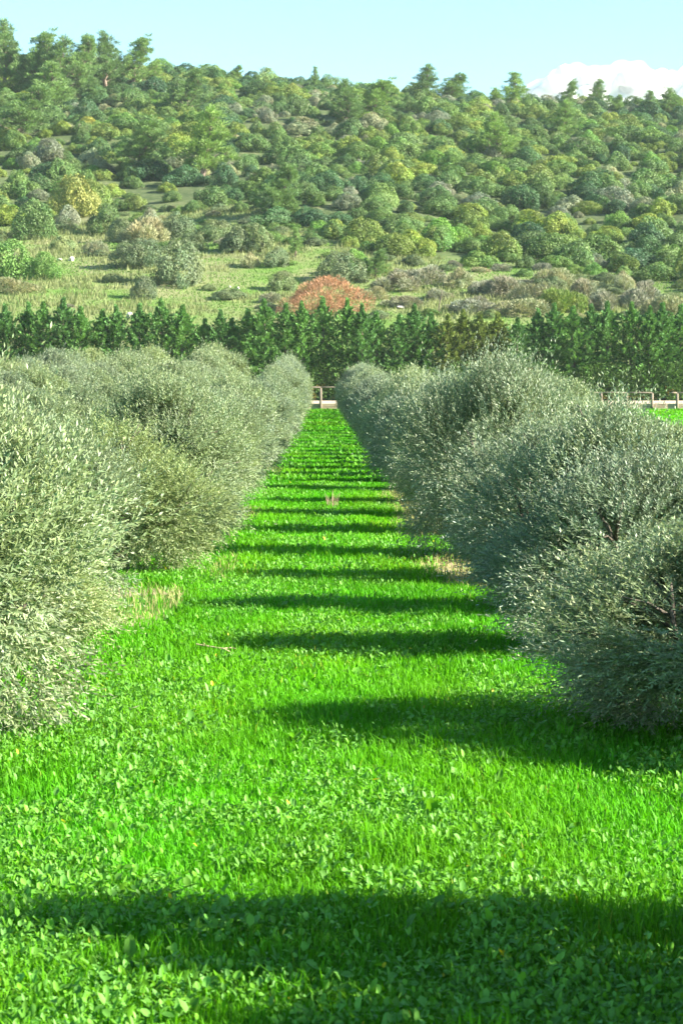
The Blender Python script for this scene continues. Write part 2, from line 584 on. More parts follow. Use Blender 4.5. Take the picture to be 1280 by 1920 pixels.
def olive_crown(seed, H, Rad, shoots, per, leaf, wid, spike=1.0):
    g = np.random.default_rng(seed)
    pr = random.Random(seed)
    L = lobes_crown(pr, H, Rad)
    w = L[:, 3] ** 2
    n = int(shoots * 2.3)
    li = g.choice(len(L), n, p=w / w.sum())
    d = rdir(n, g)
    depth = np.where(g.random(n) < .82, g.uniform(.84, 1.06, n), g.uniform(.5, .86, n))
    P = L[li, :3] + d * (L[li, 3] * depth)[:, None]
    # drop what is buried in another lump
    dist = np.linalg.norm(P[:, None, :] - L[None, :, :3], axis=2) / L[None, :, 3]
    dist[np.arange(n), li] = 9
    hol = np.zeros(n)
    for q in range(5):
        kv = unit(g.normal(size=3)) * g.uniform(4.5, 8.5)
        hol += np.sin(P @ kv + g.uniform(0, 6.28))
    keep = (dist.min(1) > .62) & (P[:, 2] > .14) & ((hol < .70) | (depth < .72) | (g.random(n) < .10)) & (g.random(n) < np.clip(.45 + P[:, 2] / (H * .45), 0, 1))
    P, d, li = P[keep][:shoots], d[keep][:shoots], li[keep][:shoots]
    hol = hol[keep][:shoots]
    n = len(P)
    out = unit(P - np.array([0, 0, H * .45]))
    k = np.clip(P[:, 2] / H, 0, 1)
    upw = -.35 + 1.35 * k
    D = unit(out * .55 + d * .45 + np.stack([0 * k, 0 * k, upw], -1) * .75 + rdir(n, g) * (.5 + .5 * np.clip(1 - 1.8 * k, 0, 1))[:, None])
    ln = g.uniform(.13, .26, n) * (1 + spike * g.uniform(.4, 1.3, n) * (g.random(n) < .08 + .16 * np.clip(k * 2 - 1, 0, 1))) * (1 + .3 * np.clip(-hol, 0, 1))
    curv = rdir(n, g) * .25 + np.stack([0 * k, 0 * k, np.where(k < .45, -.45, .10)], -1)
    t = np.linspace(.08, 1, per)[None, :].repeat(n, 0) + g.uniform(-.03, .03, (n, per))
    C = P[:, None, :] + (D[:, None, :] * t[..., None] + curv[:, None, :] * (t ** 2)[..., None] * .5) * ln[:, None, None]
    T = unit(D[:, None, :] + curv[:, None, :] * t[..., None])
    ref = rdir(n, g)
    side = unit(np.cross(T, ref[:, None, :]))
    oth = np.cross(T, side)
    ph = (np.arange(per) // 2) * 1.57 + np.where(np.arange(per) % 2, math.pi, 0)
    ph = ph[None, :] + g.uniform(-.5, .5, (n, per))
    rad = side * np.cos(ph)[..., None] + oth * np.sin(ph)[..., None]
    ld = unit(T * .8 + rad * (1.0 - .55 * t)[..., None] + g.normal(size=(n, per, 3)) * .18)
    ll = leaf * g.uniform(.7, 1.2, (n, per)) * (1.05 - .25 * t)
    nrm = unit(T * .6 - rad * .5 + out[:, None, :] * .5 + np.array([0, 0, .45]) + g.normal(size=(n, per, 3)) * .35)
    sd = unit(np.cross(ld, nrm))
    nn = np.cross(sd, ld)
    hw = (wid * g.uniform(.8, 1.2, (n, per)))[..., None]
    mid = C + ld * (ll * .48)[..., None] + nn * (hw * .25)
    V = np.stack([C, mid + sd * hw, C + ld * ll[..., None] - nn * hw * .2, mid - sd * hw], 2).reshape(-1, 4, 3)
    br = g.uniform(.72, 1.25, (n, per, 1)) * g.uniform(.85, 1.15, (n, 1, 1))
    lob = np.random.default_rng(seed + 5).uniform(.86, 1.14, (len(L), 1))[li][:, None, :]
    yel = g.uniform(-.06, .08, (n, 1, 1))
    col = (br * lob * np.concatenate([1 + yel, np.ones_like(yel), 1 - 1.5 * yel], 2)).reshape(-1, 3)
    V[..., 2] *= H / np.percentile(V[..., 2], 99.85)
    me = mesh_from('crown', V, [(0, 1, 2), (0, 2, 3)], col, M['olive'])
    return me, L


def olive_trunk(seed, L, H):
    g = random.Random(seed)
    mb = MB()
    fork = Vector((g.uniform(-.05, .05), g.uniform(-.05, .05), .34))
    mb.tube([(0, 0, -.15), (0.01, 0, .05), (g.uniform(-.03, .03), g.uniform(-.03, .03), .2), tuple(fork)], [.15, .105, .088, .08], 9)
    for q in L[np.argsort(-L[:, 3])][:9]:
        e = Vector(q[:3])
        m_ = fork.lerp(e, .5) + Vector((g.uniform(-.12, .12), g.uniform(-.12, .12), g.uniform(.0, .12)))
        mb.tube([tuple(fork - Vector((0, 0, .04))), tuple(fork.lerp(m_, .5)), tuple(m_), tuple(e)], [.055, .042, .028, .010], 6)
        for j in range(3):
            e2 = e + Vector((g.uniform(-1, 1), g.uniform(-1, 1), g.uniform(-.4, 1))).normalized() * q[3] * .85
            s_ = m_.lerp(e, g.uniform(.3, .9))
            mb.tube([tuple(s_), tuple(s_.lerp(e2, .5) + Vector((0, 0, .04))), tuple(e2)], [.018, .012, .005], 4)
    return mb.mesh('trunk', M['bark'], True)


OH, OR = 2.1, 1.14
near_kinds, far_kinds = [], []
for s in range(3):
    cme, L = olive_crown(40 + s, OH, OR, 6300, 16, .057, .0061)
    near_kinds.append((cme, olive_trunk(60 + s, L, OH)))
for s in range(4):
    cme, L = olive_crown(80 + s, OH, OR, 3800, 12, .080, .0105, spike=.6)
    far_kinds.append((cme, olive_trunk(90 + s, L, OH)))


def olive(x, y, h, r, label, group, near, i, deep=.72):
    kinds = near_kinds if near else far_kinds
    cme, tme = kinds[i % len(kinds)]
    root = tag(link('olive_tree', None), label, 'olive tree', group)
    root.location = (x, y, 0)
    root.rotation_euler.z = rnd.choice([0, math.pi]) + rnd.uniform(-.25, .25)
    root.scale = (r / OR, r / OR * deep * rnd.uniform(.92, 1.08), h / OH)
    link('trunk', tme, root)
    c_ = link('crown', cme, root)
    if x < 0 and rnd.random() < (.9 if 19 > y or 24 < y < 27 else .45):
        c_.color = (1.04, 1.04, .86, 1)
    return root


GL = 'olive trees in the row left of the grass lane'
GR = 'olive trees in the row right of the grass lane'
# right row: depth, x, height, radius
right = [(13.2, 2.36, 1.34, 1.16), (17.0, 2.45, 1.62, 1.12), (20.0, 2.45, 2.0, 1.16), (23.2, 2.35, 1.75, 1.12), (26.4, 2.0, 2.50, 1.10), (30.6, 2.2, 1.8, 1.15),
         (34.4, 2.25, 2.25, 1.2), (38.0, 2.25, 1.9, 1.15), (42.4, 2.2, 2.3, 1.2)]
y = 46.0
while y < 164:
    k = min(1, max(0, (y - 85) / 75))
    right.append((y, 2.25 + .12 * k + rnd.uniform(-.15, .15), 2.15 + 1.1 * k + rnd.uniform(-.35, .35), 1.15 + .16 * k + rnd.uniform(-.08, .06)))
    y += 3.35 + .35 * k + rnd.uniform(-.45, .6)
left = [(12.7, -2.38, 2.34, 1.20), (16.7, -2.72, 1.66, 1.06), (20.2, -2.75, 1.92, 1.10), (24.4, -2.2, 1.72, 1.20), (28.0, -2.05, 2.26, 1.16), (31.4, -2.2, 1.72, 1.14),
        (34.4, -2.3, 2.02, 1.18), (37, -2.3, 1.75, 1.16), (40.2, -2.25, 2.05, 1.18), (43.2, -2.3, 1.8, 1.15)]
y = 46.2
while y < 164:
    k = min(1, max(0, (y - 80) / 80))
    left.append((y, -2.28 - .06 * k + rnd.uniform(-.15, .15), 1.95 + 1.8 * k + rnd.uniform(-.3, .35), 1.18 + .14 * k + rnd.uniform(-.08, .08)))
    y += 3.35 + .35 * k + rnd.uniform(-.45, .6)

for side, lst, grp in (('right', right, GR), ('left', left, GL)):
    for i, (y, x, h, r) in enumerate(lst):
        if i == 0:
            lab = 'nearest olive tree %s of the grass lane, %s' % (side, 'low and dark against bright grass' if side == 'right' else 'full crown drooping nearly to the grass')
        elif side == 'right' and abs(y - 26.4) < .1:
            lab = 'tallest peaked olive tree near the lane, its tip reaching the yellowed conifers'
        elif side == 'left' and abs(y - 28.0) < .1:
            lab = 'taller olive tree of the left row with dark gap among its upright shoots'
        else:
            lab = '%s olive tree from the front in the row %s of the grass lane%s' % (ordinal(i + 1), side, ', tall' if h > 2.9 else '')
        olive(x, y, h, r, lab, grp, y < 45, i if side == 'right' else i + 2, .98 if i == 0 and side == 'right' else .72)

# trees beside the camera that stand just out of the frame and shade the foreground
for i, (x, y, h, r) in enumerate([(2.95, 7.55, 2.2, 1.15), (2.78, 6.4, 1.55, 1.1), (4.9, 11.7, 2.45, 1.15)]):
    olive(x, y, h, r, ['olive tree standing just outside the right edge of the picture, shading the front grass', 'olive tree beside the viewpoint on the right, outside the picture', 'olive tree outside the picture on the right, shading the nearest right tree'][i], GR, False, i + 1)

for row, xr, y0, y1, hf in ((2, -6.75, 43, 160, 'l'), (3, -11.25, 70, 156, 'l'), (4, -15.75, 100, 150, 'l'), (2, 6.75, 39, 84, 'r')):
    y, i = y0, 0
    while y < y1:
        k = min(1, max(0, (y - 70) / 70))
        if hf == 'l':
            h = 1.75 + 2.35 * k + rnd.uniform(-.4, .4)
            r = 1.3 + .75 * k
            lab = '%s olive tree from the front in the %s row left of the lane' % (ordinal(i + 1), ordinal(row))
            grp = 'olive trees in the %s row on the left' % ordinal(row)
        else:
            h = float(np.interp(y, [39, 55, 64, 84], [1.30, 1.45, 2.25, 2.6])) + rnd.uniform(-.12, .15)
            r = float(np.interp(y, [39, 60, 84], [1.1, 1.15, 1.45]))
            lab = '%s%s olive tree from the front in the second row right of the lane' % ('low young ' if y < 60 else '', ordinal(i + 1))
            grp = 'young olive trees in the second row on the right' if y < 60 else 'taller olive trees in the second row on the right'
        olive(xr + rnd.uniform(-.25, .25), y + rnd.uniform(-.3, .3), h, r, lab, grp, False, i + row, .72 + .2 * k)
        y += 3.4 + 2.2 * k
        i += 1

# ------------------------------------------------------------------ conifers behind the track


def conifer_mesh(seed, H=8.5, Rad=1.25, nb=140, per=34, name='crown'):
    """upswept plumes round a straight stem"""
    g = np.random.default_rng(seed)
    z = np.sort(np.concatenate([g.random(nb - 14), np.linspace(.86, 1.02, 14)]))
    a = np.arange(nb) * 2.399 + g.uniform(-.5, .5, nb)
    prof = np.where(z < .66, 1.0 - .18 * z / .66, .82 * (np.clip(.97 - z, 0, 1) / .31) ** 1.1)
    ln = np.maximum(.07, Rad * prof * g.uniform(.55, 1.3, nb))
    rise = g.uniform(.5, .9, nb) + 1.2 * z ** 2
    D = unit(np.stack([np.cos(a), np.sin(a), rise], -1))
    ln = ln / np.maximum(np.hypot(D[:, 0], D[:, 1]), .5)
    B = np.stack([0 * a, 0 * a, z * H], -1)
    t = g.uniform(.22, 1, (nb, per))
    rad = unit(np.cross(D[:, None, :], g.normal(size=(nb, per, 3))))
    thick = (.20 * (1 - .6 * z))[:, None] * (1.15 - t)
    C = B[:, None, :] + D[:, None, :] * (ln[:, None] * t)[..., None] + rad * thick[..., None]
    sd = unit(D[:, None, :] * .75 + rad * (.75 * (1.1 - t))[..., None] + np.array([0, 0, .3]) + g.normal(size=(nb, per, 3)) * .22)
    ll = g.uniform(.16, .34, (nb, per)) * (1 - .25 * z)[:, None]
    sd = unit(sd + np.array([0, 0, 1.]) * (np.clip(z - .8, 0, 1) * 6)[:, None, None])
    w = unit(np.cross(sd, g.normal(size=(nb, per, 3)) * .6 + rad * .5))
    hw = (.035 + .035 * g.random((nb, per)))[..., None]
    m_ = C + sd * (ll * .5)[..., None]
    V = np.stack([C, m_ + w * hw, C + sd * ll[..., None], m_ - w * hw], 2).reshape(-1, 4, 3)
    col = (g.uniform(.75, 1.25, (nb, per, 1)) * g.uniform(.72, 1.28, (nb, 1, 1)) * np.ones(3)).reshape(-1, 3)
    return mesh_from(name, V, [(0, 1, 2), (0, 2, 3)], col, M['conifer'])


con_mesh = [conifer_mesh(300 + i, nb=230, per=34) for i in range(6)]
tb = MB()
tb.tube([(0, 0, -.4), (0, 0, 3), (0.03, 0, 7.8)], [.17, .12, .02], 7)
con_trunk = tb.mesh('trunk', M['pine_bark'], True)


dead_me = conifer_mesh(333, H=3.0, Rad=.8, nb=26, per=14, name='dead_sprays')
HY = 199.0
x0 = (-60 - 607) / F * HY
i = 0
con_x = []
tops = {0: 560}
x = x0
while x < (1345 - 607) / F * HY:
    con_x.append(x)
    x += 1.68 + rnd.uniform(-.36, .40)
TOPX = [0, 40, 100, 150, 185, 225, 265, 310, 345, 385, 420, 450, 500, 540, 585, 620, 680, 735, 775, 815, 845, 890, 930, 960, 990, 1040, 1100, 1150, 1200, 1280]
TOPY = [575, 560, 565, 570, 575, 585, 580, 562, 585, 590, 568, 600, 568, 560, 562, 560, 565, 588, 575, 580, 590, 580, 580, 592, 590, 575, 560, 575, 575, 570]
for i, x in enumerate(con_x):
    px = 607 + x * F / HY
    yy = HY + rnd.uniform(.6, 1.8)
    hgt = CAMZ + (715 - float(np.interp(px, TOPX, TOPY)) + rnd.uniform(-13, 9)) / F * yy
    yellow = 838 < px < 940
    root = tag(link('hedge_conifer', None), None, 'conifer', 'conifers in the hedge behind the sand track')
    root['label'] = '%s conifer from the left in the tall hedge, %s' % (ordinal(i + 1), 'yellowed' if yellow else 'dark green')
    root.location = (x, yy, 0.3)
    root.rotation_euler.z = rnd.uniform(0, 6.28)
    s_ = (hgt - .3) / 8.75
    root.scale = (rnd.uniform(1.4, 1.8), rnd.uniform(1.3, 1.6), s_)
    root.rotation_euler.x = rnd.uniform(-.03, .03)
    root.rotation_euler.y = rnd.uniform(-.035, .035)
    link('trunk', con_trunk, root)
    o = link('crown', con_mesh[i % 6], root)
    if yellow:
        own_material(o, M['conifer_yellow'])
        if 850 < px < 890:
            d_ = link('dead_sprays', dead_me, root, (.2, -.5, 2.2))
            d_.rotation_euler.z = -root.rotation_euler.z
            d_.location = Vector((.55, -.75, 1.9)).xyz
            d_.location.rotate(root.rotation_euler.to_matrix().inverted())
            own_material(d_, M['conifer_dead'])
            d_.scale = (.62, .62, .62)
            d_['label'] = 'rust-coloured dead sprays'


def build_hedge():
    g = np.random.default_rng(77)
    n = 30000
    x = g.uniform(-36, 38, n)
    z = g.random(n) ** .85 * 3.0 * (.80 + .35 * vnoise(x / 1.3 + 90, x * 0, 8))
    bul = .75 * np.sqrt(np.clip(1 - (z / 3.5) ** 2, .02, 1)) * (.7 + .6 * vnoise(x / 1.1 + 60, z / .9 + 5, 9))
    yb = -bul + g.uniform(0, .35, n)
    P = np.stack([x, yb, z + .1], -1)
    D = unit(np.stack([g.normal(size=n) * .8, -.8 + g.normal(size=n) * .4, .5 + g.normal(size=n) * .5], -1))
    ll = g.uniform(.16, .34, n)[:, None]
    w = unit(np.cross(D, g.normal(size=(n, 3)) + np.array([0, 0, .8])))
    hw = g.uniform(.04, .075, n)[:, None]
    m_ = P + D * ll * .5
    V = np.stack([P, m_ + w * hw, P + D * ll, m_ - w * hw], 1)
    brown = (vnoise(x / 1.6 + 30, z / .8, 12) > .72)[:, None] * (z < 1.3)[:, None]
    col = g.uniform(.65, 1.35, (n, 1)) * np.where(brown, np.array([2.3, 1.0, 1.2]), np.array([1., 1, 1]))
    me = mesh_from('low_hedge', V, [(0, 1, 2), (0, 2, 3)], col, M['hedge'])
    o = tag(link('low_hedge', me), 'low dense green hedge along the sand track at the foot of the conifers', 'hedge')
    o.location = (0, HY - .2, .35)
    d_ = link('dead_sprays', conifer_mesh(334, H=1.1, Rad=.4, nb=24, per=12, name='dead_sprays'), o)
    d_.location = ((990 - 607) / F * HY, -.95, 1.7)
    own_material(d_, M['conifer_dead'])
    d_['label'] = 'rust-coloured dead spray on the hedge'


build_hedge()

# ------------------------------------------------------------------ shrubs


def shrub_mesh(seed, n=2300, leaf=.085, lobes=13, flat=1.0, aspect=.62, twiggy=0.0, name='shrub'):
    g = np.random.default_rng(seed)
    L = []
    for i in range(lobes):
        a = i * 2.399 + g.uniform(-.7, .7)
        k = (i + .5) / lobes
        rr = (1 - k ** 1.8) ** .6 * g.uniform(.40, .90)
        r = g.uniform(.13, .36)
        L.append((rr * math.cos(a), rr * math.sin(a), .16 + .70 * k * flat * (1 - .3 * rr) + g.uniform(-.08, .08), r))
    for i in range(3):
        a = g.uniform(0, 6.28)
        L.append((.3 * math.cos(a), .3 * math.sin(a), g.uniform(.3, .5) * flat, g.uniform(.42, .55)))
    L = np.array(L)
    w = L[:, 3] ** 2
    m = int(n * 2.2)
    li = g.choice(len(L), m, p=w / w.sum())
    d = rdir(m, g)
    P = L[li, :3] + d * (L[li, 3] * np.where(g.random(m) < .75, g.uniform(.88, 1.06, m), g.uniform(.5, .9, m)))[:, None]
    dist = np.linalg.norm(P[:, None, :] - L[None, :, :3], axis=2) / L[None, :, 3]
    dist[np.arange(m), li] = 9
    hol = np.zeros(m)
    for q in range(5):
        hol += np.sin(P @ (unit(g.normal(size=3)) * g.uniform(7, 13)) + g.uniform(0, 6.28))
    keep = (dist.min(1) > .72) & (P[:, 2] > -.03) & ((hol < 1.3) | (g.random(m) < .15))
    P, d, li = P[keep][:n], d[keep][:n], li[keep][:n]
    n = len(P)
    nr = unit(d * .8 + rdir(n, g) * .8 + np.array([0, 0, .35]))
    if twiggy > 0:
        ld = unit(d + rdir(n, g) * .7 + np.array([0, 0, .5]))
        sd = unit(np.cross(ld, nr + rdir(n, g) * .3))
    else:
        sd = unit(np.cross(nr, rdir(n, g)))
        ld = np.cross(sd, nr)
    s_ = leaf * g.uniform(.55, 1.25, n)[:, None]
    hw = s_ * (aspect if twiggy == 0 else .13)
    m_ = P + ld * s_ * .1
    V = np.stack([P - ld * s_, m_ + sd * hw, P + ld * s_, m_ - sd * hw], 1)
    col = g.uniform(.72, 1.28, (n, 1)) * np.random.default_rng(seed + 1).uniform(.82, 1.18, (len(L), 1))[li] * np.ones(3)
    yel = np.random.default_rng(seed + 2).uniform(-.12, .14, len(L))[li]
    col[:, 0] *= 1 + yel
    return mesh_from(name, V, [(0, 1, 2), (0, 2, 3)], col, M['shrub'])


SH = [shrub_mesh(500 + i, n=11500, leaf=.034, lobes=26 + 3 * (i % 4)) for i in range(10)]
SHB = [shrub_mesh(540 + i, n=13000, leaf=.030, lobes=40) for i in range(3)]
TW = [shrub_mesh(560 + i, n=5200, leaf=.10, lobes=22, flat=.75, twiggy=1) for i in range(4)]
RD = shrub_mesh(580, n=16000, leaf=.045, lobes=44, flat=.8, twiggy=1)


def shrub(name, me, x, y, z, r, h, mat, label, cat, group=None):
    o = tag(link(name, me), label, cat, group)
    o.location = (x, y, z - .12 * h)
    o.scale = (r * rnd.uniform(.85, 1.5), r * rnd.uniform(.75, 1.25), h)
    o.rotation_euler = (rnd.uniform(-.12, .12), rnd.uniform(-.12, .12), rnd.uniform(0, 6.28))
    o.color = tuple(mat) + (1,)
    return o


KIND = {'oak': ('oak_shrub', 'dark green oak shrub', 'shrub', M['oak']),
        'evergreen': ('evergreen_shrub', 'deep green evergreen shrub', 'shrub', M['evergreen']),
        'olivegrey': ('wild_olive', 'pale grey-green wild olive bush', 'shrub', M['olivegrey']),
        'mastic': ('mastic_shrub', 'yellow-green shrub', 'shrub', M['mastic']),
        'laurel': ('laurel_shrub', 'mid green shrub', 'shrub', M['laurel']),
        'bright': ('broadleaf_shrub', 'fresh green leafy shrub', 'shrub', M['bright']),
        'autumn': ('autumn_shrub', 'yellow autumn-coloured shrub', 'shrub', M['autumn'])}
count = {k: 0 for k in KIND}


def zone(px, py):
    e = float(forest_edge(px))
    t = (e - py) / (e - float(np.interp(px, [0, 600, 1280], [130, 165, 205])))
    v = ['at the foot of the wooded hill', 'on the lower wooded slope', 'halfway up the wooded hill', 'on the upper wooded slope', 'on the ridge'][max(0, min(4, int(t * 5)))]
    h = ['far left', 'left', 'centre', 'right', 'far right'][max(0, min(4, int(px / 256)))]
    return v + ', ' + h


yy = 236.0
ns = 0
while yy < 537:
    w = 730.0 / F * yy
    x = -w + rnd.uniform(0, 3)
    while x < w:
        y = yy + rnd.uniform(-3.6, 3.6)
        z = float(ground_z(x, y))
        px, py = [float(v) for v in project(x, y, z)]
        if py < float(forest_edge(px)) - rnd.uniform(0, 10):
            clearing = 250 < px < 420 and 335 < py < 415
            nz = float(vnoise(np.array(x / 15 + 40), np.array(y / 26), 21))
            u = rnd.random()
            if nz > .60:
                kd = 'mastic' if u < .45 else ('laurel' if u < .75 else ('oak' if u < .9 else 'bright'))
            elif nz < .36:
                kd = 'oak' if u < .35 else ('evergreen' if u < .68 else ('olivegrey' if u < .88 else 'laurel'))
            else:
                kd = 'oak' if u < .22 else ('evergreen' if u < .38 else ('olivegrey' if u < .56 else ('laurel' if u < .78 else ('bright' if u < .83 else ('mastic' if u < .995 else 'autumn')))))
            if count[kd] >= 295:
                kd = min(('oak', 'evergreen', 'laurel', 'mastic'), key=lambda q: count[q])
            r = rnd.choice([1.1, 1.6, 2.0, 2.9]) * rnd.uniform(.85, 1.2) * (.85 if kd == 'olivegrey' else 1)
            if not clearing or u < .5:
                nm, lab, cat, mt = KIND[kd]
                zn = ('small ' if r < 1.4 else ('large ' if r > 2.45 else 'middling ')) + lab + ' ' + zone(px, py)
                shrub(nm, rnd.choice(SH), x, y, z, r, r * rnd.uniform(.78, 1.2), mt, zn, cat, zn.replace('shrub', 'shrubs').replace('bush', 'bushes'))
                count[kd] += 1
                ns += 1
        x += rnd.uniform(2.6, 4.6)
    yy += 5.8
print(count)

# ------------------------------------------------------------------ pines on the hill


def pine_mesh(seed, H=12.0, nb=60, spread=3.3, lean=0.0):
    g = np.random.default_rng(seed)
    pr = random.Random(seed)
    tr = MB()
    path = [Vector((0, 0, -.5))]
    for k in range(1, 7):
        path.append(Vector((lean * k / 6 * H * .12 + pr.uniform(-.25, .25), pr.uniform(-.25, .25), H * .93 * k / 6)))
    tr.tube([tuple(p) for p in path], [.26, .23, .19, .15, .11, .07, .02], 7)

    def on(t):
        f = t * 6
        i = min(5, int(f))
        return path[i].lerp(path[i + 1], f - i)
    Vs, cs = [], []
    for b in range(nb):
        t = .05 + .95 * ((b + pr.random()) / nb) ** .9
        a = b * 2.399 + pr.uniform(-.6, .6)
        prof = (.16 + .95 * (1 - t) ** .75) * pr.uniform(.45, 1.12)
        if t > .93:
            prof = .25
        ln = spread * prof
        base = on(t)
        d = Vector((math.cos(a), math.sin(a), .60 + 1.3 * t))
        d.normalize()
        end = base + d * ln + Vector((0, 0, .30 * ln))
        tr.tube([tuple(base), tuple(base.lerp(end, .5) - Vector((0, 0, .1 * ln))), tuple(end)], [.06, .04, .015], 4)
        npuff = max(1, int(ln * 1.7))
        for q in range(npuff):
            k = .35 + .70 * (q + .5) / npuff
            c = base.lerp(end, k) + Vector((pr.uniform(-.5, .5), pr.uniform(-.5, .5), pr.uniform(-.6, .7)))
            n = 78
            rad = pr.uniform(.32, .62)
            dd = rdir(n, g)
            P = np.array(c) + dd * rad * g.uniform(.2, .9, n)[:, None] * np.array([1, 1, 1.3])
            ld = unit(dd * .7 + np.array(d) * .5 + np.array([0, 0, .65]))
            sd = unit(np.cross(ld, rdir(n, g)))
            s_ = g.uniform(.30, .60, n)[:, None]
            hw = g.uniform(.025, .05, n)[:, None]
            m_ = P + ld * s_ * .5
            Vs.append(np.stack([P, m_ + sd * hw, P + ld * s_, m_ - sd * hw], 1))
            cs.append(g.uniform(.75, 1.25, (n, 1)) * pr.uniform(.82, 1.18) * np.ones((1, 3)))
    return mesh_from('crown', np.concatenate(Vs), [(0, 1, 2), (0, 2, 3)], np.concatenate(cs), M['pine']), tr.mesh('trunk', M['pine_bark'])


PN = [pine_mesh(700 + i, nb=58, lean=[0, 1.2, .6, 1.6, .3][i], spread=[3.3, 3.6, 3.0, 3.8, 2.8][i]) for i in range(5)]
# picture x of the trunk, picture y of its foot, of its tip, width in the picture, words
PINES = [
    (12, 168, 42, 85, 'tallest pine on the ridge at the left edge of the picture'),
    (62, 175, 62, 90, 'pine on the ridge beside the tall one at the left edge'),
    (104, 185, 72, 95, 'dense pine on the left ridge with a rounded top'),
    (138, 180, 72, 70, 'pine on the left ridge right of the dense rounded pine'),
    (160, 158, 70, 45, 'slender pine showing sky around it on the left ridge'),
    (200, 166, 64, 80, 'broad pine with several upswept tips on the left ridge'),
    (246, 160, 72, 78, 'windswept pine leaning right on the left ridge'),
    (287, 160, 112, 40, 'small pine ending the left ridge group'),
    (28, 262, 165, 110, 'leaning pine on the slope below the left ridge'),
    (95, 215, 120, 100, 'pine with visible trunk below the left ridge group'),
    (175, 195, 145, 50, 'young bright pine in front of the dark hollow on the left slope'),
    (345, 222, 130, 85, 'conical pine on the upper slope left of centre'),
    (375, 140, 106, 55, 'pine clump on the skyline above the conical pine'),
    (440, 150, 124, 24, 'tiny pine tip on the skyline left of centre'),
    (590, 168, 126, 22, 'thin bare-looking sapling alone on the skyline'),
    (650, 235, 152, 70, 'dark pine below the skyline at the centre'),
    (695, 225, 150, 90, 'broad pine beside the dark pine at the centre'),
    (790, 192, 124, 66, 'large pine on the skyline right of centre'),
    (838, 190, 140, 60, 'leaning pine on the skyline beside the large one'),
    (962, 205, 138, 66, 'pine on the skyline just left of the cloud'),
    (930, 202, 166, 42, 'low pine at the left foot of the skyline pine by the cloud'),
    (1062, 204, 153, 40, 'bent little pine standing against the white cloud'),
    (1114, 208, 150, 46, 'upright bushy pine standing against the white cloud'),
    (1150, 212, 180, 26, 'low sprig of pine against the foot of the cloud'),
    (1216, 218, 172, 46, 'pine on the skyline right of the cloud gap'),
    (1256, 220, 167, 56, 'pine on the skyline at the right edge'),
    (255, 330, 228, 118, 'spreading pine halfway up the left slope'),
    (375, 340, 205, 122, 'largest spreading pine on the left slope, dark shade beneath'),
    (512, 408, 314, 78, 'pine at the lower edge of the woods left of centre'),
    (553, 482, 428, 34, 'small bright pine among the scrub above the red bush'),
    (930, 300, 214, 82, 'soft green pine on the slope right of centre'),
    (700, 522, 470, 50, 'young bright green pine right of the red bush'),
    (1050, 262, 190, 60, 'soft green pine below the skyline pines at the right'),
]
for i, (px, pyb, pyt, wpx, lab) in enumerate(PINES):
    x, y, z = at(px, pyb)
    h = (pyb - pyt) / F * y
    root = tag(link('hillside_pine', None), lab, 'pine tree', 'pines on the hill')
    root.location = (x, y, z)
    root.rotation_euler.z = rnd.uniform(-.5, .5)
    s_ = (wpx / F * y) / 5.2
    root.scale = (s_, s_, h / 12.2)
    cme, tme = PN[i % 5]
    link('trunk', tme, root)
    link('crown', cme, root)

# ------------------------------------------------------------------ meadow: bushes, scrub, rocks


def put(name, px, pyb, pyt, wpx, me, mat, label, cat, group=None):
    x, y, z = at(px, pyb)
    return shrub(name, me, x, y, z, wpx / 2 / F * y * 1.02, (pyb - pyt) / F * y * 1.12, mat, label, cat, group)


put('round_bush', 335, 534, 455, 92, SHB[0], M['sage'], 'large round grey-green bush standing in the meadow', 'bush')
put('low_bush', 262, 500, 450, 92, SHB[1], M['sage'], 'low spreading sage bush left of the round bush', 'bush')
put('low_bush', 270, 560, 522, 74, SHB[2], M['sage'], 'low dome-shaped bush in front of the round bush', 'bush')
put('red_bush', 610, 586, 518, 158, RD, M['red'], 'wide russet brown dome-shaped bush behind the conifers', 'bush')
put('green_thicket', 20, 520, 455, 120, SHB[0], M['bright'], 'bright green thicket at the left edge of the meadow', 'bush')
put('green_thicket', 82, 522, 478, 84, SHB[2], M['bright'], 'lower bright green bush tailing right of the thicket', 'bush')
put('oak_shrub', 64, 446, 378, 84, SHB[1], M['oak'], 'big dark green oak bush above the thicket at the left', 'shrub')
put('oak_shrub', 200, 438, 388, 92, SHB[2], M['oak'], 'big dark green oak bush under the yellow tree', 'shrub')
put('yellow_tree', 140, 404, 335, 98, SHB[0], M['autumn'], 'yellow-leaved small tree on the lower left slope', 'tree')
put('wild_olive', 128, 425, 391, 54, SH[2], M['olivegrey'], 'pale silvery bush under the yellow tree', 'shrub')
put('wild_olive', 92, 300, 264, 80, SH[3], M['olivegrey'], 'pale round wild olive on the left slope', 'shrub')
put('wild_olive', 172, 320, 284, 64, SH[4], M['olivegrey'], 'narrow pale wild olive right of the round one', 'shrub')
put('wild_olive', 280, 425, 395, 48, SH[5], M['olivegrey'], 'pale bush beside the bare earth patch', 'shrub')
put('sage_bush', 640, 528, 476, 78, SHB[0], M['sage'], 'grey-green bush above the red bush', 'bush')
put('sage_bush', 668, 516, 470, 60, SHB[1], M['bright'], 'fresh green bush above the red bush', 'bush')
put('yellow_green_bush', 1050, 585, 535, 74, TW[1], M['mastic'], 'wispy yellow-green bush behind the conifers on the right', 'bush')

